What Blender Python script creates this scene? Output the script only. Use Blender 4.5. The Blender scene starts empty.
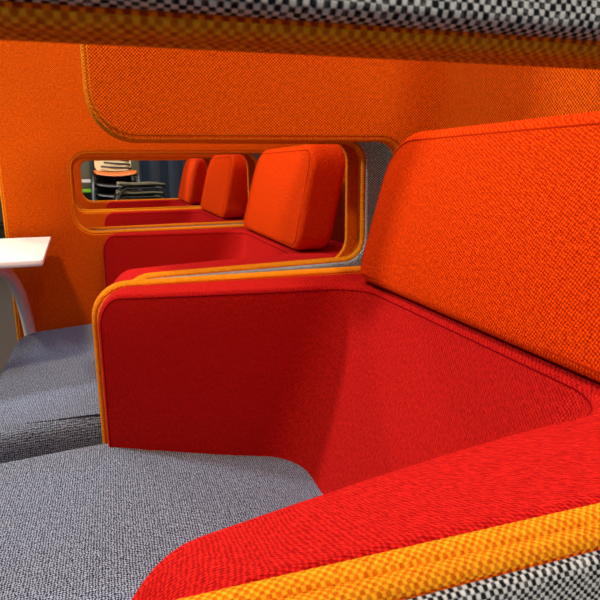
import bpy, bmesh, math, random
from mathutils import Vector, Matrix
random.seed(4)
SC = bpy.context.scene
COL = SC.collection
PI = math.pi
EYE = 0.87                       # height of the lens above the floor

# ------------------------------------------------------------------ materials
def fabric(name, dark, light, pitch=0.002, contrast=1.0, bump=0.5, angle=0.0, fuzz=0.25, soft=2.2, sheen=0.25, stretch=1.0, sheen_tint=(1, 1, 1)):
    m = bpy.data.materials.new(name); m.use_nodes = True
    nt = m.node_tree; N = nt.nodes; L = nt.links
    b = N['Principled BSDF']; b.inputs['Roughness'].default_value = 0.9
    b.inputs['Specular IOR Level'].default_value = 0.03
    b.inputs['Sheen Weight'].default_value = sheen
    b.inputs['Sheen Roughness'].default_value = 0.5
    b.inputs['Sheen Tint'].default_value = (*sheen_tint, 1)
    uv = N.new('ShaderNodeUVMap'); uv.uv_map = 'UVMap'
    # slightly irregular yarns
    nz = N.new('ShaderNodeTexNoise'); nz.inputs['Scale'].default_value = 0.40 / pitch; nz.inputs['Detail'].default_value = 2
    L.new(uv.outputs['UV'], nz.inputs['Vector'])
    sub = N.new('ShaderNodeVectorMath'); sub.operation = 'SUBTRACT'; sub.inputs[1].default_value = (0.5, 0.5, 0.5)
    L.new(nz.outputs['Color'], sub.inputs[0])
    sca = N.new('ShaderNodeVectorMath'); sca.operation = 'SCALE'; sca.inputs['Scale'].default_value = pitch * fuzz * 3
    L.new(sub.outputs[0], sca.inputs[0])
    add = N.new('ShaderNodeVectorMath'); add.operation = 'ADD'
    L.new(uv.outputs['UV'], add.inputs[0]); L.new(sca.outputs[0], add.inputs[1])
    mp = N.new('ShaderNodeMapping'); mp.inputs['Rotation'].default_value = (0, 0, angle)
    k = PI / pitch
    mp.inputs['Scale'].default_value = (k, k / stretch, 1)
    L.new(add.outputs[0], mp.inputs['Vector'])
    sp = N.new('ShaderNodeSeparateXYZ'); L.new(mp.outputs[0], sp.inputs[0])
    def mth(op, a, bb=None):
        n = N.new('ShaderNodeMath'); n.operation = op
        for i, v in enumerate((a, bb)):
            if v is None: continue
            if isinstance(v, (int, float)): n.inputs[i].default_value = v
            else: L.new(v, n.inputs[i])
        return n.outputs[0]
    w = mth('MULTIPLY', mth('SINE', sp.outputs[0]), mth('SINE', sp.outputs[1]))
    w = mth('ADD', mth('MULTIPLY', w, 0.5 * soft), 0.5)
    cl = N.new('ShaderNodeClamp'); L.new(w, cl.inputs[0])
    # per-yarn variation
    nz2 = N.new('ShaderNodeTexNoise'); nz2.inputs['Scale'].default_value = 0.45 / pitch; nz2.inputs['Detail'].default_value = 3
    L.new(uv.outputs['UV'], nz2.inputs['Vector'])
    fac = mth('ADD', mth('MULTIPLY', cl.outputs[0], contrast), mth('MULTIPLY', mth('SUBTRACT', nz2.outputs['Fac'], 0.5), 1.3))
    fac = mth('ADD', fac, 0.5 * (1 - contrast))
    c2 = N.new('ShaderNodeClamp'); L.new(fac, c2.inputs[0])
    mix = N.new('ShaderNodeMix'); mix.data_type = 'RGBA'
    L.new(c2.outputs[0], mix.inputs['Factor'])
    mix.inputs['A'].default_value = (*dark, 1); mix.inputs['B'].default_value = (*light, 1)
    L.new(mix.outputs['Result'], b.inputs['Base Color'])
    bp = N.new('ShaderNodeBump'); bp.inputs['Strength'].default_value = bump; bp.inputs['Distance'].default_value = pitch * 0.5
    L.new(c2.outputs[0], bp.inputs['Height']); L.new(bp.outputs[0], b.inputs['Normal'])
    return m

def plain(name, col, rough=0.5, metal=0.0, noise=0.0, scale=20, spec=0.5):
    m = bpy.data.materials.new(name); m.use_nodes = True
    nt = m.node_tree; N = nt.nodes; L = nt.links
    b = N['Principled BSDF']; b.inputs['Roughness'].default_value = rough; b.inputs['Metallic'].default_value = metal
    b.inputs['Specular IOR Level'].default_value = spec
    tc = N.new('ShaderNodeTexCoord'); nz = N.new('ShaderNodeTexNoise'); nz.inputs['Scale'].default_value = scale
    nz.inputs['Detail'].default_value = 4
    L.new(tc.outputs['Object'], nz.inputs['Vector'])
    mix = N.new('ShaderNodeMix'); mix.data_type = 'RGBA'
    L.new(nz.outputs['Fac'], mix.inputs['Factor'])
    mix.inputs['A'].default_value = (*[c * (1 - noise) for c in col], 1)
    mix.inputs['B'].default_value = (*[min(1, c * (1 + noise)) for c in col], 1)
    L.new(mix.outputs['Result'], b.inputs['Base Color'])
    return m

M = {}
M['orange'] = fabric('orange_screen_wool', (0.34, 0.022, 0.001), (0.92, 0.150, 0.002), 0.0023, 1.0, 0.9, 0.0, 0.3, sheen=0.3, sheen_tint=(1, .55, .08))
M['band'] = fabric('amber_edge_wool', (0.50, 0.085, 0.002), (0.90, 0.35, 0.012), 0.0021, 0.75, 0.8, 0.0, 0.22, sheen=0)
M['redorange'] = fabric('vermilion_wool', (0.42, 0.014, 0.001), (0.92, 0.078, 0.002), 0.0021, 0.8, 0.8, 0.35, 0.6, stretch=1.0, sheen=0)
M['red'] = fabric('crimson_wool', (0.26, 0.003, 0.004), (0.64, 0.016, 0.012), 0.0021, 0.75, 0.8, 0.35, 0.6, stretch=1.0, sheen=0)
M['seam'] = plain('dark_red_thread', (0.20, 0.003, 0.006), 1.0, spec=0.0)
M['seam_o'] = plain('dark_orange_thread', (0.42, 0.022, 0.003), 1.0, spec=0.0)
M['grey'] = fabric('grey_black_basket_weave', (0.012, 0.012, 0.013), (0.62, 0.60, 0.55), 0.0021, 1.0, 0.8, 0.0, 0.25, soft=3.5, sheen=0)
M['seat'] = fabric('grey_blue_tweed', (0.015, 0.022, 0.045), (0.31, 0.38, 0.53), 0.0021, 1.0, 0.7, PI / 4, 0.8, soft=3.2, sheen=0)
M['base'] = plain('black_metal', (0.02, 0.02, 0.022), 0.5)
M['white'] = plain('white_laminate', (0.86, 0.83, 0.80), 0.35, noise=0.01)
M['tube'] = plain('pale_grey_metal', (0.62, 0.60, 0.60), 0.35, noise=0.02)
M['chrome'] = plain('chrome', (0.75, 0.76, 0.78), 0.15, 1.0)
M['cream'] = plain('cream_plastic', (0.80, 0.62, 0.32), 0.5, noise=0.05)
M['oshell'] = plain('orange_plastic', (0.75, 0.16, 0.02), 0.5, noise=0.05)
M['dshell'] = plain('dark_olive_grey_plastic', (0.17, 0.155, 0.10), 0.45, noise=0.1)
M['black'] = plain('black_plastic', (0.008, 0.008, 0.009), 0.4)
M['green'] = plain('green_laminate', (0.22, 0.60, 0.03), 0.5)
M['navy'] = fabric('navy_curtain_cloth', (0.008, 0.014, 0.028), (0.025, 0.042, 0.075), 0.004, 0.8, 0.3)
M['wall'] = plain('olive_grey_paint', (0.16, 0.15, 0.10), 0.9, noise=0.05, scale=6)
M['wall2'] = plain('grey_paint', (0.45, 0.44, 0.42), 0.9, noise=0.03, scale=6)
M['ceil'] = plain('white_ceiling', (0.7, 0.7, 0.68), 0.9, noise=0.02, scale=6)
M['floor'] = plain('grey_brown_carpet', (0.036, 0.027, 0.023), 0.95, noise=0.35, scale=60)

# ------------------------------------------------------------------ helpers
def link_mesh(name, bm, mats, parent=None, uv='calc', sharp=40):
    if uv == 'calc': box_uv(bm)
    bm.normal_update()
    for f in bm.faces: f.smooth = True
    ca = math.radians(sharp)
    for e in bm.edges:
        if len(e.link_faces) == 2:
            e.smooth = e.calc_face_angle(0) < ca
    me = bpy.data.meshes.new(name); bm.to_mesh(me); bm.free()
    for m in (mats if isinstance(mats, (list, tuple)) else [mats]): me.materials.append(m)
    o = bpy.data.objects.new(name, me); COL.objects.link(o)
    if parent: o.parent = parent
    return o

def box_uv(bm, rim=None):
    bm.normal_update()
    if rim is not None:
        for f in bm.faces: f.material_index = rim if abs(f.normal.z) < 0.93 else 0
    lay = bm.loops.layers.uv.get('UVMap') or bm.loops.layers.uv.new('UVMap')
    for f in bm.faces:
        n = f.normal; a = max(range(3), key=lambda i: abs(n[i]))
        i, j = [(1, 2), (0, 2), (0, 1)][a]
        for l in f.loops: l[lay].uv = (l.vert.co[i], l.vert.co[j])

def empty(name, loc=(0, 0, 0)):
    o = bpy.data.objects.new(name, None); COL.objects.link(o); o.location = loc
    o.empty_display_size = 0.1
    return o

def tag(o, label, cat, group=None):
    o['label'] = label; o['category'] = cat
    if group: o['group'] = group
    return o

def rpoly(pts, n=8):
    """closed 2D outline from (a, b, radius) corners, CCW"""
    out = []
    N = len(pts)
    for i in range(N):
        p0 = Vector(pts[i - 1][:2]); p = Vector(pts[i][:2]); p1 = Vector(pts[(i + 1) % N][:2]); r = pts[i][2]
        d0 = (p0 - p).normalized(); d1 = (p1 - p).normalized()
        ang = d0.angle(d1)
        if r <= 1e-5:
            out.append(p); continue
        t = r / math.tan(ang / 2)
        c = p + (d0 + d1).normalized() * (r / math.sin(ang / 2))
        s = p + d0 * t - c; e = p + d1 * t - c
        tot = s.angle(e); sg = 1 if s.x * e.y - s.y * e.x > 0 else -1
        for k in range(n + 1):
            a = sg * tot * k / n
            out.append(c + Vector((s.x * math.cos(a) - s.y * math.sin(a), s.x * math.sin(a) + s.y * math.cos(a))))
    return out

def offset(loop, d):
    """move a closed loop towards its left by d"""
    N = len(loop); res = []
    for i in range(N):
        a = loop[i - 1]; p = loop[i]; b = loop[(i + 1) % N]
        e0 = (p - a); e1 = (b - p)
        if e0.length < 1e-7: e0 = e1
        if e1.length < 1e-7: e1 = e0
        n0 = Vector((-e0.y, e0.x)).normalized(); n1 = Vector((-e1.y, e1.x)).normalized()
        m = n0 + n1
        if m.length < 1e-6: m = n0
        m.normalize()
        res.append(p + m * (d / max(0.5, m.dot(n0))))
    return res

def panel_bm(outer, holes, depth, r0, r1, steps=5, cuts_a=(), cuts_b=(), bm=None, d0=0.0):
    """slab with rounded rims in flat (a, b, d) space: face at d=d0 rounded by r0, face at d0+depth rounded by r1.
    outer CCW, holes CW: material lies to the left of every loop."""
    bm = bm or bmesh.new()
    prof = []
    for k in range(steps + 1):
        t = PI / 2 * k / steps
        prof.append((r0 * (1 - math.sin(t)), d0 + r0 * (1 - math.cos(t))))
    for k in range(steps + 1):
        t = PI / 2 * (1 - k / steps)
        prof.append((r1 * (1 - math.sin(t)), d0 + depth - r1 * (1 - math.cos(t))))
    ends0, ends1 = [], []
    for loop in [outer] + list(holes):
        rings = []
        for ins, d in prof:
            rings.append([bm.verts.new((p.x, p.y, d)) for p in offset(loop, ins)])
        n = len(loop)
        for ra, rb in zip(rings, rings[1:]):
            for i in range(n):
                j = (i + 1) % n
                bm.faces.new((ra[i], ra[j], rb[j], rb[i]))
        ends0.append(rings[0]); ends1.append(rings[-1])
    for ends in (ends0, ends1):
        es = []
        for ring in ends:
            for i in range(len(ring)):
                es.append(bm.edges.get((ring[i], ring[(i + 1) % len(ring)])) or bm.edges.new((ring[i], ring[(i + 1) % len(ring)])))
        bmesh.ops.triangle_fill(bm, edges=es, use_beauty=True)
    for axis, cuts in ((0, cuts_a), (1, cuts_b)):
        for c in cuts:
            co = [0, 0, 0]; no = [0, 0, 0]; co[axis] = c; no[axis] = 1
            bmesh.ops.bisect_plane(bm, geom=bm.verts[:] + bm.edges[:] + bm.faces[:], plane_co=co, plane_no=no, dist=1e-5)
    bmesh.ops.recalc_face_normals(bm, faces=bm.faces[:])
    return bm

def warp(bm, fn):
    for v in bm.verts: v.co = fn(*v.co)
    bmesh.ops.recalc_face_normals(bm, faces=bm.faces[:])

def frange(a, b, n): return [a + (b - a) * i / (n - 1) for i in range(n)]

def tube_bm(pts, rad, seg=8, bm=None, closed=False, taper=None):
    bm = bm or bmesh.new()
    P = [Vector(p) for p in pts]; n = len(P)
    up = None; rings = []
    for i, p in enumerate(P):
        if closed: t = P[(i + 1) % n] - P[i - 1]
        else: t = P[min(i + 1, n - 1)] - P[max(i - 1, 0)]
        t.normalize()
        if up is None:
            up = t.orthogonal().normalized()
        else:
            up = (up - t * up.dot(t)).normalized()
        s = t.cross(up); r = rad if taper is None else rad * taper[i]
        rings.append([bm.verts.new(p + (up * math.cos(a) + s * math.sin(a)) * r) for a in [2 * PI * k / seg for k in range(seg)]])
    m = n if closed else n - 1
    for i in range(m):
        a, b = rings[i], rings[(i + 1) % n]
        for k in range(seg):
            bm.faces.new((a[k], a[(k + 1) % seg], b[(k + 1) % seg], b[k]))
    if not closed:
        bm.faces.new(rings[0][::-1]); bm.faces.new(rings[-1])
    bmesh.ops.recalc_face_normals(bm, faces=bm.faces[:])
    return bm

def smooth_path(pts, n=6):
    P = [Vector(p) for p in pts]; out = []
    for i in range(len(P) - 1):
        a = P[max(i - 1, 0)]; b = P[i]; c = P[i + 1]; d = P[min(i + 2, len(P) - 1)]
        for k in range(n):
            t = k / n
            out.append(0.5 * ((2 * b) + (c - a) * t + (2 * a - 5 * b + 4 * c - d) * t * t + (3 * b - a - 3 * c + d) * t ** 3))
    out.append(P[-1]); return out

def box_bm(x0, x1, y0, y1, z0, z1, bev=0.0, bm=None, seg=3):
    b2 = bmesh.new()
    bmesh.ops.create_cube(b2, size=1)
    for v in b2.verts:
        v.co = Vector(((x0 + x1) / 2 + v.co.x * (x1 - x0), (y0 + y1) / 2 + v.co.y * (y1 - y0), (z0 + z1) / 2 + v.co.z * (z1 - z0)))
    if bev > 0: bmesh.ops.bevel(b2, geom=b2.edges[:], offset=bev, segments=seg, affect='EDGES', profile=0.5)
    if bm is None: return b2
    me = bpy.data.meshes.new('tmp'); b2.to_mesh(me); b2.free(); bm.from_mesh(me); bpy.data.meshes.remove(me)
    return bm

# ------------------------------------------------------------------ the lounge pods
# pod space: x towards the back, y along the row, z up; one pod is 0.70 wide in walls, pitch 0.80
PITCH = 0.80
YN, YF = 0.211, 0.872            # inner faces of the two side walls
XB, RC = 0.505, 0.06           # inner face of the back wall, plan corner radius
YC = (YN + YF) / 2
HB = (YF - YN) / 2 - RC        # half of the straight back
QA = RC * PI / 2
XC = XB - RC                   # where the corner starts

def U_of_x(x): return HB + QA + (XC - x)      # |u| of a point on a side wall

SPLAY = [0.0, 0.0]
def shell_map(u, z, t):
    """unrolled (u, z, thickness outwards) -> pod space; u<0 is the near wall"""
    s = 1 if u > 0 else -1; a = abs(u)
    if a <= HB: x, y, nx, ny = XB, a, 1, 0
    elif a <= HB + QA:
        th = (a - HB) / RC
        x = XC + RC * math.cos(th); y = HB + RC * math.sin(th); nx, ny = math.cos(th), math.sin(th)
    else: x, y, nx, ny = XC - (a - HB - QA), HB + RC + SPLAY[0 if s < 0 else 1] * (a - HB - QA) / 0.48, 0, 1   # walls open slightly to the front
    return Vector((x + nx * t, YC + s * (y + ny * t), z))

ZT, ZTB = 0.703, 0.708         # top of the arm rim, front and back
ZS = 0.907                     # lower edge of the upper screen
ZTOP = 1.36
ZBOT = 0.16
XE_N, XE_F = 0.428, 0.444      # back end of the slots
LONG = -0.268; SHORT = -0.04
SLOTF = -0.092                 # front end of a closed slot
CUT_U = [s * (HB + QA * k / 8) for s in (-1, 1) for k in range(9)]

def shell_outline(near_long, far_long, grow=0.0, back=0.0):
    g = grow
    holes = []
    def side(sgn, is_long):
        """points of one side wall going up its front edge (far side order); (u,z,r)"""
        ue = U_of_x(XE_F if sgn > 0 else XE_N - back)
        if is_long:
            uf = U_of_x(LONG)
            us = U_of_x(SLOTF)
            h = [(ue, ZTB, .035), (us, ZT, .050), (us, ZS, .042), (ue, ZS, .035)]   # going CW in (u,z) on the far side
            return [(uf, ZBOT, .02), (uf, ZTOP, .06)], h
        ua = U_of_x(SHORT if sgn > 0 else 0.0); ub = U_of_x(-0.024)
        return [(ua, ZBOT, .02), (ua, ZT, .055), (ue, ZTB, .035), (ue, ZS, .03), (ub, ZS, .068), (ub, ZTOP, .06)], None
    f, hf = side(1, far_long)
    n, hn = side(-1, near_long)
    outer = [(u, z, r) for u, z, r in f] + [(-u, z, r) for u, z, r in reversed(n)]
    holes = []
    for h, sgn in ((hf, 1), (hn, -1)):
        if not h: continue
        pts = [(sgn * u, z, r) for u, z, r in h]
        loop = rpoly(pts)
        area = sum(loop[i - 1].x * loop[i].y - loop[i].x * loop[i - 1].y for i in range(len(loop)))
        if area > 0: loop = loop[::-1]
        holes.append(loop)
    o = rpoly(outer)
    area = sum(o[i - 1].x * o[i].y - o[i].x * o[i - 1].y for i in range(len(o)))
    if area < 0: o = o[::-1]
    if g:
        o = offset(o, g); holes = [offset(h, g) for h in holes]
    return o, holes

# ---- red wrap-around liner: arms and back in one pad
LZ0, LZ1, LZB = 0.40, 0.699, 0.702
YNI, YFI = 0.300, 0.786         # inner faces of the arms
def back_x(z):                 # reclined inner face of the back
    return 0.243 + (z - 0.45) * (0.338 - 0.243) / (0.69 - 0.45)
def inner_pt(u, z):
    s = 1 if u > 0 else -1; a = abs(u)
    xb = back_x(z); r = 0.062
    yc = (YNI + YFI) / 2; hw = (YFI - YNI) / 2
    hb = hw - r
    if a <= HB:
        return Vector((xb, yc + s * a / HB * hb, z))
    if a <= HB + QA:
        th = (a - HB) / RC
        return Vector((xb - r + r * math.cos(th), yc + s * (hb + r * math.sin(th)), z))
    f = (a - HB - QA) / (U_of_x(-0.03) - HB - QA)
    x1 = -0.03
    return Vector(((xb - r) + (x1 - (xb - r)) * f, yc + s * (hw + 0.058 * f ** 1.3), z))
TL = 0.08
def liner_map(u, z, d):
    """d = 0 on the inner face, TL on the shell side"""
    pi = inner_pt(u, z); po = shell_map(u, z, -0.0035)
    v = po - pi; L = v.length
    if d < 0.03: dist = d * min(1.0, 1.0)
    else: dist = 0.03 + (L - 0.03) * (d - 0.03) / (TL - 0.03)
    return pi + v * (dist / L)

def liner_outline(ins=0.0):
    uf = U_of_x(-0.03); un = -U_of_x(-0.012)
    o = rpoly([(uf, LZ0, .01), (uf, LZ1, .050), (U_of_x(.40), LZB, 0), (-U_of_x(.40), LZB, 0), (un, LZ1, .068), (un, LZ0, .01)], 10)
    area = sum(o[i - 1].x * o[i].y - o[i].x * o[i - 1].y for i in range(len(o)))
    if area < 0: o = o[::-1]
    return offset(o, ins) if ins else o

def make_pod(near_long, far_long, seat_far_full):
    root = empty('lounge_pod', (XB, YC, 0))
    off = Vector(root.location)
    def fin(name, bm, mat, parent=root, sharp=40):
        for v in bm.verts: v.co -= off
        return link_mesh(name, bm, mat, parent, uv='kept', sharp=sharp)
    ucuts = CUT_U
    SPLAY[0] = 0.0 if near_long else 0.035; SPLAY[1] = 0.010 if far_long else 0.028
    # orange screen: two rolls that leave a groove along every rim
    o, h = shell_outline(near_long, far_long)
    oa, ha = shell_outline(near_long, far_long, 0.0075, 0.030)
    bm = panel_bm(oa, ha, 0.010, .003, .003, cuts_a=ucuts, d0=-0.002)
    panel_bm(o, h, 0.0140, .0065, .0065, cuts_a=ucuts, bm=bm, d0=0.0005)
    panel_bm(o, h, 0.0140, .0065, .0065, cuts_a=ucuts, bm=bm, d0=0.0135)
    box_uv(bm, 1); warp(bm, shell_map)
    fin('screen', bm, [M['orange'], M['band']])
    o2, h2 = shell_outline(near_long, far_long, 0.006)
    bm = panel_bm(o2, h2, 0.010, .003, .006, cuts_a=ucuts, d0=0.0235)
    box_uv(bm); warp(bm, shell_map)
    sk = fin('outer_cover', bm, M['grey']); sk['label'] = 'grey and black woven outer cover of the pod'
    # red liner
    lo = liner_outline()
    cu = ucuts + [s * (HB + QA + (XC + 0.03) * k / 6) for s in (-1, 1) for k in range(1, 6)] + frange(-HB, HB, 7)
    bm = panel_bm(lo, [], TL, .008, .008, steps=6, cuts_a=sorted(set(round(c, 5) for c in cu)), cuts_b=frange(LZ0 + .02, LZ1 - .03, 6))
    box_uv(bm); warp(bm, liner_map)
    ln = fin('arm_and_back_pad', bm, M['red'], sharp=60); ln['label'] = 'crimson pad wrapping arms and back'
    # sewn seam just inside its rim
    so = [p for p in offset(lo, 0.0065)]
    dense = []
    for i in range(len(so)):
        a = so[i]; b = so[(i + 1) % len(so)]
        n = max(1, int((b - a).length / 0.012))
        dense += [a + (b - a) * k / n for k in range(n)]
    keep = [p for p in dense if p.y > LZ0 + 0.045]
    keep.sort(key=lambda p: 0)
    # rotate so that the open run is contiguous
    idx = [i for i, p in enumerate(dense) if p.y > LZ0 + 0.045]
    st = next(i for i in idx if (i - 1) % len(dense) not in set(idx))
    run = []; i = st
    while dense[i % len(dense)].y > LZ0 + 0.045 and len(run) < len(dense):
        run.append(dense[i % len(dense)]); i += 1
    bm = tube_bm([liner_map(p.x, p.y, 0.0002) for p in run], 0.0009, 6); box_uv(bm)
    fin('seam', bm, M['seam'], ln)
    # seat cushion, wider in front of the arms
    yf = 0.882 if seat_far_full else 0.818
    yn0 = 0.172
    if near_long: yn0 = 0.232
    xa = 0.03
    pts = [(-0.256, yn0, .06), (xa, yn0, .004), (xa, YNI - .06, .004), (0.285, YNI - .06, .05), (0.285, YFI + .06, .05), (xa, YFI + .06, .004), (xa, yf, .004), (-0.256, yf, .06)]
    if not seat_far_full: pts = pts[:5] + [(-0.256, YFI + .036, .06)]; pts[4] = (0.285, YFI + .036, .05)
    so = rpoly(pts, 6)
    area = sum(so[i - 1].x * so[i].y - so[i].x * so[i - 1].y for i in range(len(so)))
    if area < 0: so = so[::-1]
    bm = panel_bm(so, [], 0.12, .012, .026, steps=6, cuts_a=frange(-0.23, 0.24, 10), cuts_b=frange(0.2, 0.9, 12), d0=0.325)
    box_uv(bm)
    def crown(a, b, d):
        k = max(0, (d - 0.40) / 0.045)
        c = (1 - ((a - 0.0) / 0.27) ** 2) * (1 - ((b - YC) / 0.38) ** 2)
        return Vector((a, b, d + k * 0.008 * max(0, c) + k * (0.024 - 0.10 * (a + 0.03) if a > -0.03 else 0.024 - 0.06 * (-0.03 - a))))
    warp(bm, crown)
    st = fin('seat_cushion', bm, M['seat'], sharp=50); st['label'] = 'blue grey tweed seat cushion'
    # headrest cushion, leaning back
    y0, y1 = 0.296, 0.800
    z0, z1 = 0.706, 0.914
    ho = rpoly([(y0, z0, .028), (y1, z0, .028), (y1 - .018, z1, .062), (y0 + .018, z1, .062)], 10)
    bm = panel_bm(ho, [], 0.076, .014, .02, steps=6, cuts_a=frange(y0 + .03, y1 - .03, 12), cuts_b=frange(z0 + .025, z1 - .03, 6))
    box_uv(bm)
    def hmap(y, z, d):
        fy = (y - (y0 + y1) / 2) / ((y1 - y0) / 2); fz = (z - (z0 + z1) / 2) / ((z1 - z0) / 2)
        bulge = 0.010 * max(0, 1 - fy ** 4) * max(0, 1 - fz ** 2) * (1 - d / 0.076)
        return Vector((0.337 + (z - z0) * 0.25 + d - bulge, y, z))
    warp(bm, hmap)
    hd = fin('headrest', bm, M['redorange'], sharp=60); hd['label'] = 'orange red headrest cushion'
    hs = offset(ho, 0.012)
    bm = tube_bm([hmap(p.x, p.y, 0.0005) for p in hs], 0.0014, 6, closed=True); box_uv(bm)
    fin('piping', bm, M['seam_o'], hd)
    # plinth and feet
    bm = box_bm(-0.20, 0.44, 0.23, 0.78, 0.20, 0.324, 0.008); box_uv(bm)
    fin('base_frame', bm, M['base'])
    for x in (-0.16, 0.42):
        for y in (0.26, 0.76):
            bm = tube_bm([(x, y, 0.0), (x, y, 0.21)], 0.018, 12); box_uv(bm)
            fin('leg', bm, M['base'])
    return root

def copy_tree(o, parent=None):
    c = o.copy(); COL.objects.link(c)
    if parent: c.parent = parent
    for ch in [k for k in o.children]: copy_tree(ch, c)
    return c

G = 'row of high backed lounge pods'
pod1 = make_pod(True, False, True)
tag(pod1, 'nearest lounge pod, its grey seat and large orange headrest filling the foreground', 'lounge seat', G)
pod2 = make_pod(False, True, False); pod2.location.y += PITCH
tag(pod2, 'second lounge pod, grey seat behind the red arm and beside the white table', 'lounge seat', G)
SLOTF = -0.135
pod3 = make_pod(True, True, False); pod3.location.y += 2 * PITCH
tag(pod3, 'third lounge pod, headrest seen through the slot of the tall orange screen', 'lounge seat', G)
pod4 = copy_tree(pod3); pod4.location.y += PITCH
tag(pod4, 'farthest lounge pod, smallest headrest at the left of the row', 'lounge seat', G)

# ------------------------------------------------------------------ side table
t = empty('side_table', (-0.34, 1.32, 0))
tag(t, 'small white side table with bent pale tube leg beside the second seat', 'table')
to = Vector(t.location)
def tpart(name, bm, mat, parent=t):
    for v in bm.verts: v.co -= to
    return link_mesh(name, bm, mat, parent)
tp = rpoly([(-0.62, 1.20, .04), (-0.133, 1.231, .006), (-0.154, 1.652, .006), (-0.62, 1.652, .04)], 6)
bm = panel_bm(tp, [], 0.014, .008, .002, d0=0.684)
tpart('table_top', bm, M['white'])
leg = smooth_path([(-0.226, 1.645, 0.0), (-0.226, 1.645, 0.2), (-0.227, 1.645, 0.42), (-0.236, 1.625, 0.54), (-0.248, 1.57, 0.61), (-0.268, 1.50, 0.645), (-0.31, 1.43, 0.660), (-0.36, 1.40, 0.664)], 8)
tpart('leg', tube_bm(leg, 0.0150, 14), M['tube'])
tpart('mounting_plate', box_bm(-0.46, -0.26, 1.34, 1.50, 0.673, 0.684, 0.003), M['tube'])

# ------------------------------------------------------------------ stacked chairs far behind
def make_chair(label, shell, frame, group, back=None, stool=False):
    r = empty('stacking_stool' if stool else 'stacking_chair'); tag(r, label, 'stool' if stool else 'chair', group)
    def shell_sheet(prof, half, th, name, shell=shell):
        bm = bmesh.new(); rows = []
        for sgn in (0, 1):
            g = []
            for (y, z, ny, nz, w) in prof:
                row = []
                for k in range(9):
                    s = -1 + 2 * k / 8
                    dip = 0.02 * (s * s - 0.3)
                    row.append(bm.verts.new((s * half * w, y + ny * (dip + sgn * th), z + nz * (dip + sgn * th))))
                g.append(row)
            rows.append(g)
        A, B = rows; n = len(prof)
        for i in range(n - 1):
            for k in range(8):
                bm.faces.new((A[i][k], A[i][k + 1], A[i + 1][k + 1], A[i + 1][k])); bm.faces.new((B[i][k], B[i + 1][k], B[i + 1][k + 1], B[i][k + 1]))
        for i in range(n - 1):
            for k in (0, 8): bm.faces.new((A[i][k], A[i + 1][k], B[i + 1][k], B[i][k]))
        for k in range(8):
            for i in (0, n - 1): bm.faces.new((A[i][k], A[i][k + 1], B[i][k + 1], B[i][k]))
        bmesh.ops.recalc_face_normals(bm, faces=bm.faces[:])
        return link_mesh(name, bm, shell, r)
    shell_sheet([(-0.21, 0.425, .3, .9, .9), (-0.19, 0.44, .1, 1, 1), (-0.1, 0.445, 0, 1, 1), (0.05, 0.44, 0, 1, 1), (0.17, 0.45, -.2, 1, .95)], 0.185, 0.012, 'seat')
    if not stool: shell_sheet([(0.185, 0.462, -1, .3, .9), (0.195, 0.50, -1, .3, 1), (0.215, 0.60, -1, .2, 1), (0.235, 0.72, -1, .15, 1), (0.25, 0.77, -1, .1, .85)], 0.168, 0.012, 'backrest', back or shell)
    for sx in (-1, 1):
        link_mesh('leg', tube_bm(smooth_path([(sx * 0.175, -0.12, 0.43), (sx * 0.20, -0.19, 0.38), (sx * 0.215, -0.23, 0.0)], 5), 0.010, 8), frame, r)
        link_mesh('leg', tube_bm(smooth_path([(sx * 0.175, 0.10, 0.43), (sx * 0.20, 0.18, 0.36), (sx * 0.215, 0.26, 0.0)], 5), 0.010, 8), frame, r)
        if not stool: link_mesh('back_upright', tube_bm(smooth_path([(sx * 0.15, 0.13, 0.435), (sx * 0.15, 0.20, 0.47), (sx * 0.15, 0.232, 0.55), (sx * 0.14, 0.258, 0.72)], 5), 0.008, 8), M['black'], r)
        link_mesh('side_rail', tube_bm([(sx * 0.175, -0.13, 0.425), (sx * 0.175, 0.11, 0.425)], 0.009, 8), M['black'], r)
    if back:
        for z, x0, x1 in ((0.497, -0.11, 0.17), (0.533, -0.08, 0.16), (0.570, -0.04, 0.15)):
            y = 0.150 + (z - .5) * .2
            link_mesh('back_slat', tube_bm(smooth_path([(x0, y, z + .010), (x0 + .05, y - .012, z + .006), (x1 - .08, y - .012, z - 0.004), (x1, y + 0.004, z - .012)], 5), 0.009, 8), M['black'], r)
    return r
def place(o, x, y, z, rz): o.location = (x, y, z); o.rotation_euler = (0, 0, rz)
GS = 'chairs stacked at the far end of the room'
GT = 'stools stacked beside the far chairs'
dark = make_chair('dark olive grey stool in the stack right of the orange and cream chair', M['dshell'], M['black'], GT, stool=True)
place(dark, 0.20, 5.25, 0, PI / 2)
for k, dz in enumerate((.070, .140, .210, .280)): place(copy_tree(dark), 0.20 + 0.012 * k, 5.25, dz, PI / 2 + 0.02 * k)
base = make_chair('black seated chair with bright metal legs under the orange and cream chair', M['black'], M['chrome'], GS)
place(base, 0.055, 6.0, 0, 0.05)
for k in range(1, 4): place(copy_tree(base), 0.055, 6.0 - 0.022 * k, 0.093 * k, 0.05)
top = make_chair('orange seated chair with cream back and black slats on top of the far stack', M['oshell'], M['chrome'], GS, M['cream'])
place(top, 0.055, 6.0 - 0.088, 0.378, 0.05)

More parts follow.
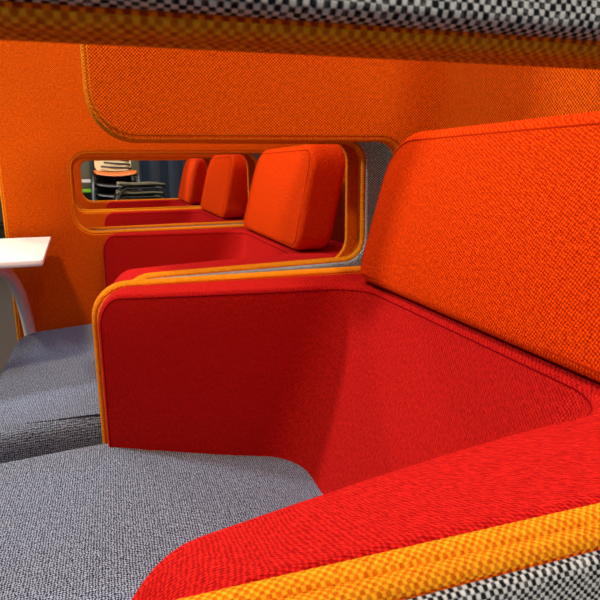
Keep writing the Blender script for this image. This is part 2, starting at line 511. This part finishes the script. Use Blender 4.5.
# shelf with green and white boards behind the chairs
sh = empty('display_shelf', (-0.62, 6.7, 0)); tag(sh, 'low shelf with green and white boards left of the stacked chairs', 'shelf')
def shp(name, b, mat): return link_mesh(name, b, mat, sh)
shp('post', box_bm(-0.60, -0.56, -0.15, 0.15, 0, 1.0, .004), M['black']); shp('post', box_bm(0.44, 0.48, -0.15, 0.15, 0, 1.0, .004), M['black'])
shp('board', box_bm(-0.56, 0.44, -0.15, 0.15, 0.625, 0.66, .004), M['green'])['label'] = 'green board'
shp('board', box_bm(-0.56, 0.44, -0.15, 0.15, 0.725, 0.755, .004), M['white'])['label'] = 'white board'
shp('board', box_bm(-0.56, 0.44, -0.15, 0.15, 0.30, 0.33, .004), M['black'])

# curtain
bm = bmesh.new(); prev = None
n = 90
cols = []
for i in range(n + 1):
    s = i / n; x = 0.30 + 2.0 * s
    y = 0.05 * math.sin(s * 60) + 0.02 * math.sin(s * 131 + 1)
    cols.append([[bm.verts.new((x, 6.3 + y + d, z)) for z in (0.02, 1.3, 2.6)] for d in (0, 0.008)])
for a, b in zip(cols, cols[1:]):
    for k in range(2):
        bm.faces.new((a[0][k], b[0][k], b[0][k + 1], a[0][k + 1])); bm.faces.new((a[1][k], a[1][k + 1], b[1][k + 1], b[1][k]))
    bm.faces.new((a[0][2], b[0][2], b[1][2], a[1][2])); bm.faces.new((a[0][0], a[1][0], b[1][0], b[0][0]))
for c in (cols[0], cols[-1]):
    for k in range(2): bm.faces.new((c[0][k], c[0][k + 1], c[1][k + 1], c[1][k]))
bmesh.ops.recalc_face_normals(bm, faces=bm.faces[:])
cur = link_mesh('curtain', bm, M['navy']); tag(cur, 'dark navy curtain hanging right of the stacked chairs', 'curtain')
rod = link_mesh('curtain_rod', tube_bm([(0.26, 6.3, 2.62), (2.36, 6.3, 2.62)], 0.015, 10), M['black'], cur)

# ------------------------------------------------------------------ room
def struct(name, b, mat):
    o = link_mesh(name, b, mat); o['kind'] = 'structure'; return o
RX0, RX1, RY0, RY1, RH = -5.0, 2.5, -3.5, 7.0, 3.0
struct('floor', box_bm(RX0, RX1, RY0, RY1, -0.1, 0), M['floor'])
struct('ceiling', box_bm(RX0, RX1, RY0, RY1, RH, RH + 0.1), M['ceil'])
struct('wall_far', box_bm(RX0, RX1, RY1, RY1 + 0.1, 0, RH), M['wall'])
struct('wall_right', box_bm(RX1, RX1 + 0.1, RY0, RY1, 0, RH), M['wall2'])

# ------------------------------------------------------------------ lights
def area(name, loc, target, size, power, col, sizey=None):
    l = bpy.data.lights.new(name, 'AREA'); l.size = size; l.energy = power; l.color = col
    if sizey: l.shape = 'RECTANGLE'; l.size_y = sizey
    o = bpy.data.objects.new(name, l); COL.objects.link(o); o.location = loc
    o.rotation_euler = (Vector(target) - Vector(loc)).to_track_quat('-Z', 'Y').to_euler()
    return o
WARM = (1.0, 0.83, 0.62); NEUT = (1.0, 0.92, 0.84)
area('ceiling_lamp_front', (-2.2, 2.07, 2.8), (0.3, 0.7, 0.6), 0.28, 82, NEUT)
area('ceiling_lamp_near', (-0.75, 0.38, 2.9), (-0.1, 0.9, 0.7), 0.25, 38, (1.0, 0.72, 0.40))
area('ceiling_lamp_behind', (0.7, -1.3, 2.9), (0.1, 0.2, 0.6), 0.3, 55, NEUT)
area('gap_fill_light', (0.45, 0.96, 2.9), (0.45, 0.96, 0.9), 0.3, 14, (0.85, 0.92, 1.0))  # added weak fill from above, brightens the grey gap between the pods
area('ceiling_lamp_row', (-1.8, 4.4, 2.9), (0.2, 2.6, 0.6), 0.3, 65, WARM)
area('ceiling_lamp_far', (0.0, 4.3, 2.9), (0.1, 5.2, 0.7), 0.5, 50, NEUT)
w = bpy.data.worlds.new('world'); SC.world = w; w.use_nodes = True
bg = w.node_tree.nodes['Background']; bg.inputs[0].default_value = (0.72, 0.84, 1.0, 1); bg.inputs[1].default_value = 0.5

# ------------------------------------------------------------------ camera
f_px = 590.0
vy = (108 - 300, 168 - 300, f_px)
dy = Vector(vy).normalized()
ax = 300 - ((150 - 300) * (168 - 300) + f_px ** 2) / (108 - 300)
dx = Vector((ax - 300, 150 - 300, f_px)).normalized()
dz = -dx.cross(dy)
if dz.y > 0: dz = -dz
right = Vector((dx.x, dy.x, dz.x)); down = Vector((dx.y, dy.y, dz.y)); fwd = Vector((dx.z, dy.z, dz.z))
cd = bpy.data.cameras.new('camera'); cam = bpy.data.objects.new('camera', cd); COL.objects.link(cam)
mw = Matrix((right, -down, -fwd)).transposed().to_4x4()
mw.translation = Vector((0, 0, EYE))
cam.matrix_world = mw
cd.sensor_width = 36.0; cd.lens = f_px / 600 * 36.0; cd.clip_start = 0.01
cd.dof.use_dof = True; cd.dof.focus_distance = 0.62; cd.dof.aperture_fstop = 36
SC.camera = cam
SC.view_settings.view_transform = 'Standard'; SC.view_settings.look = 'None'
SC.view_settings.gamma = 1.0; SC.view_settings.use_curve_mapping = False
SC.view_settings.exposure = 0.0
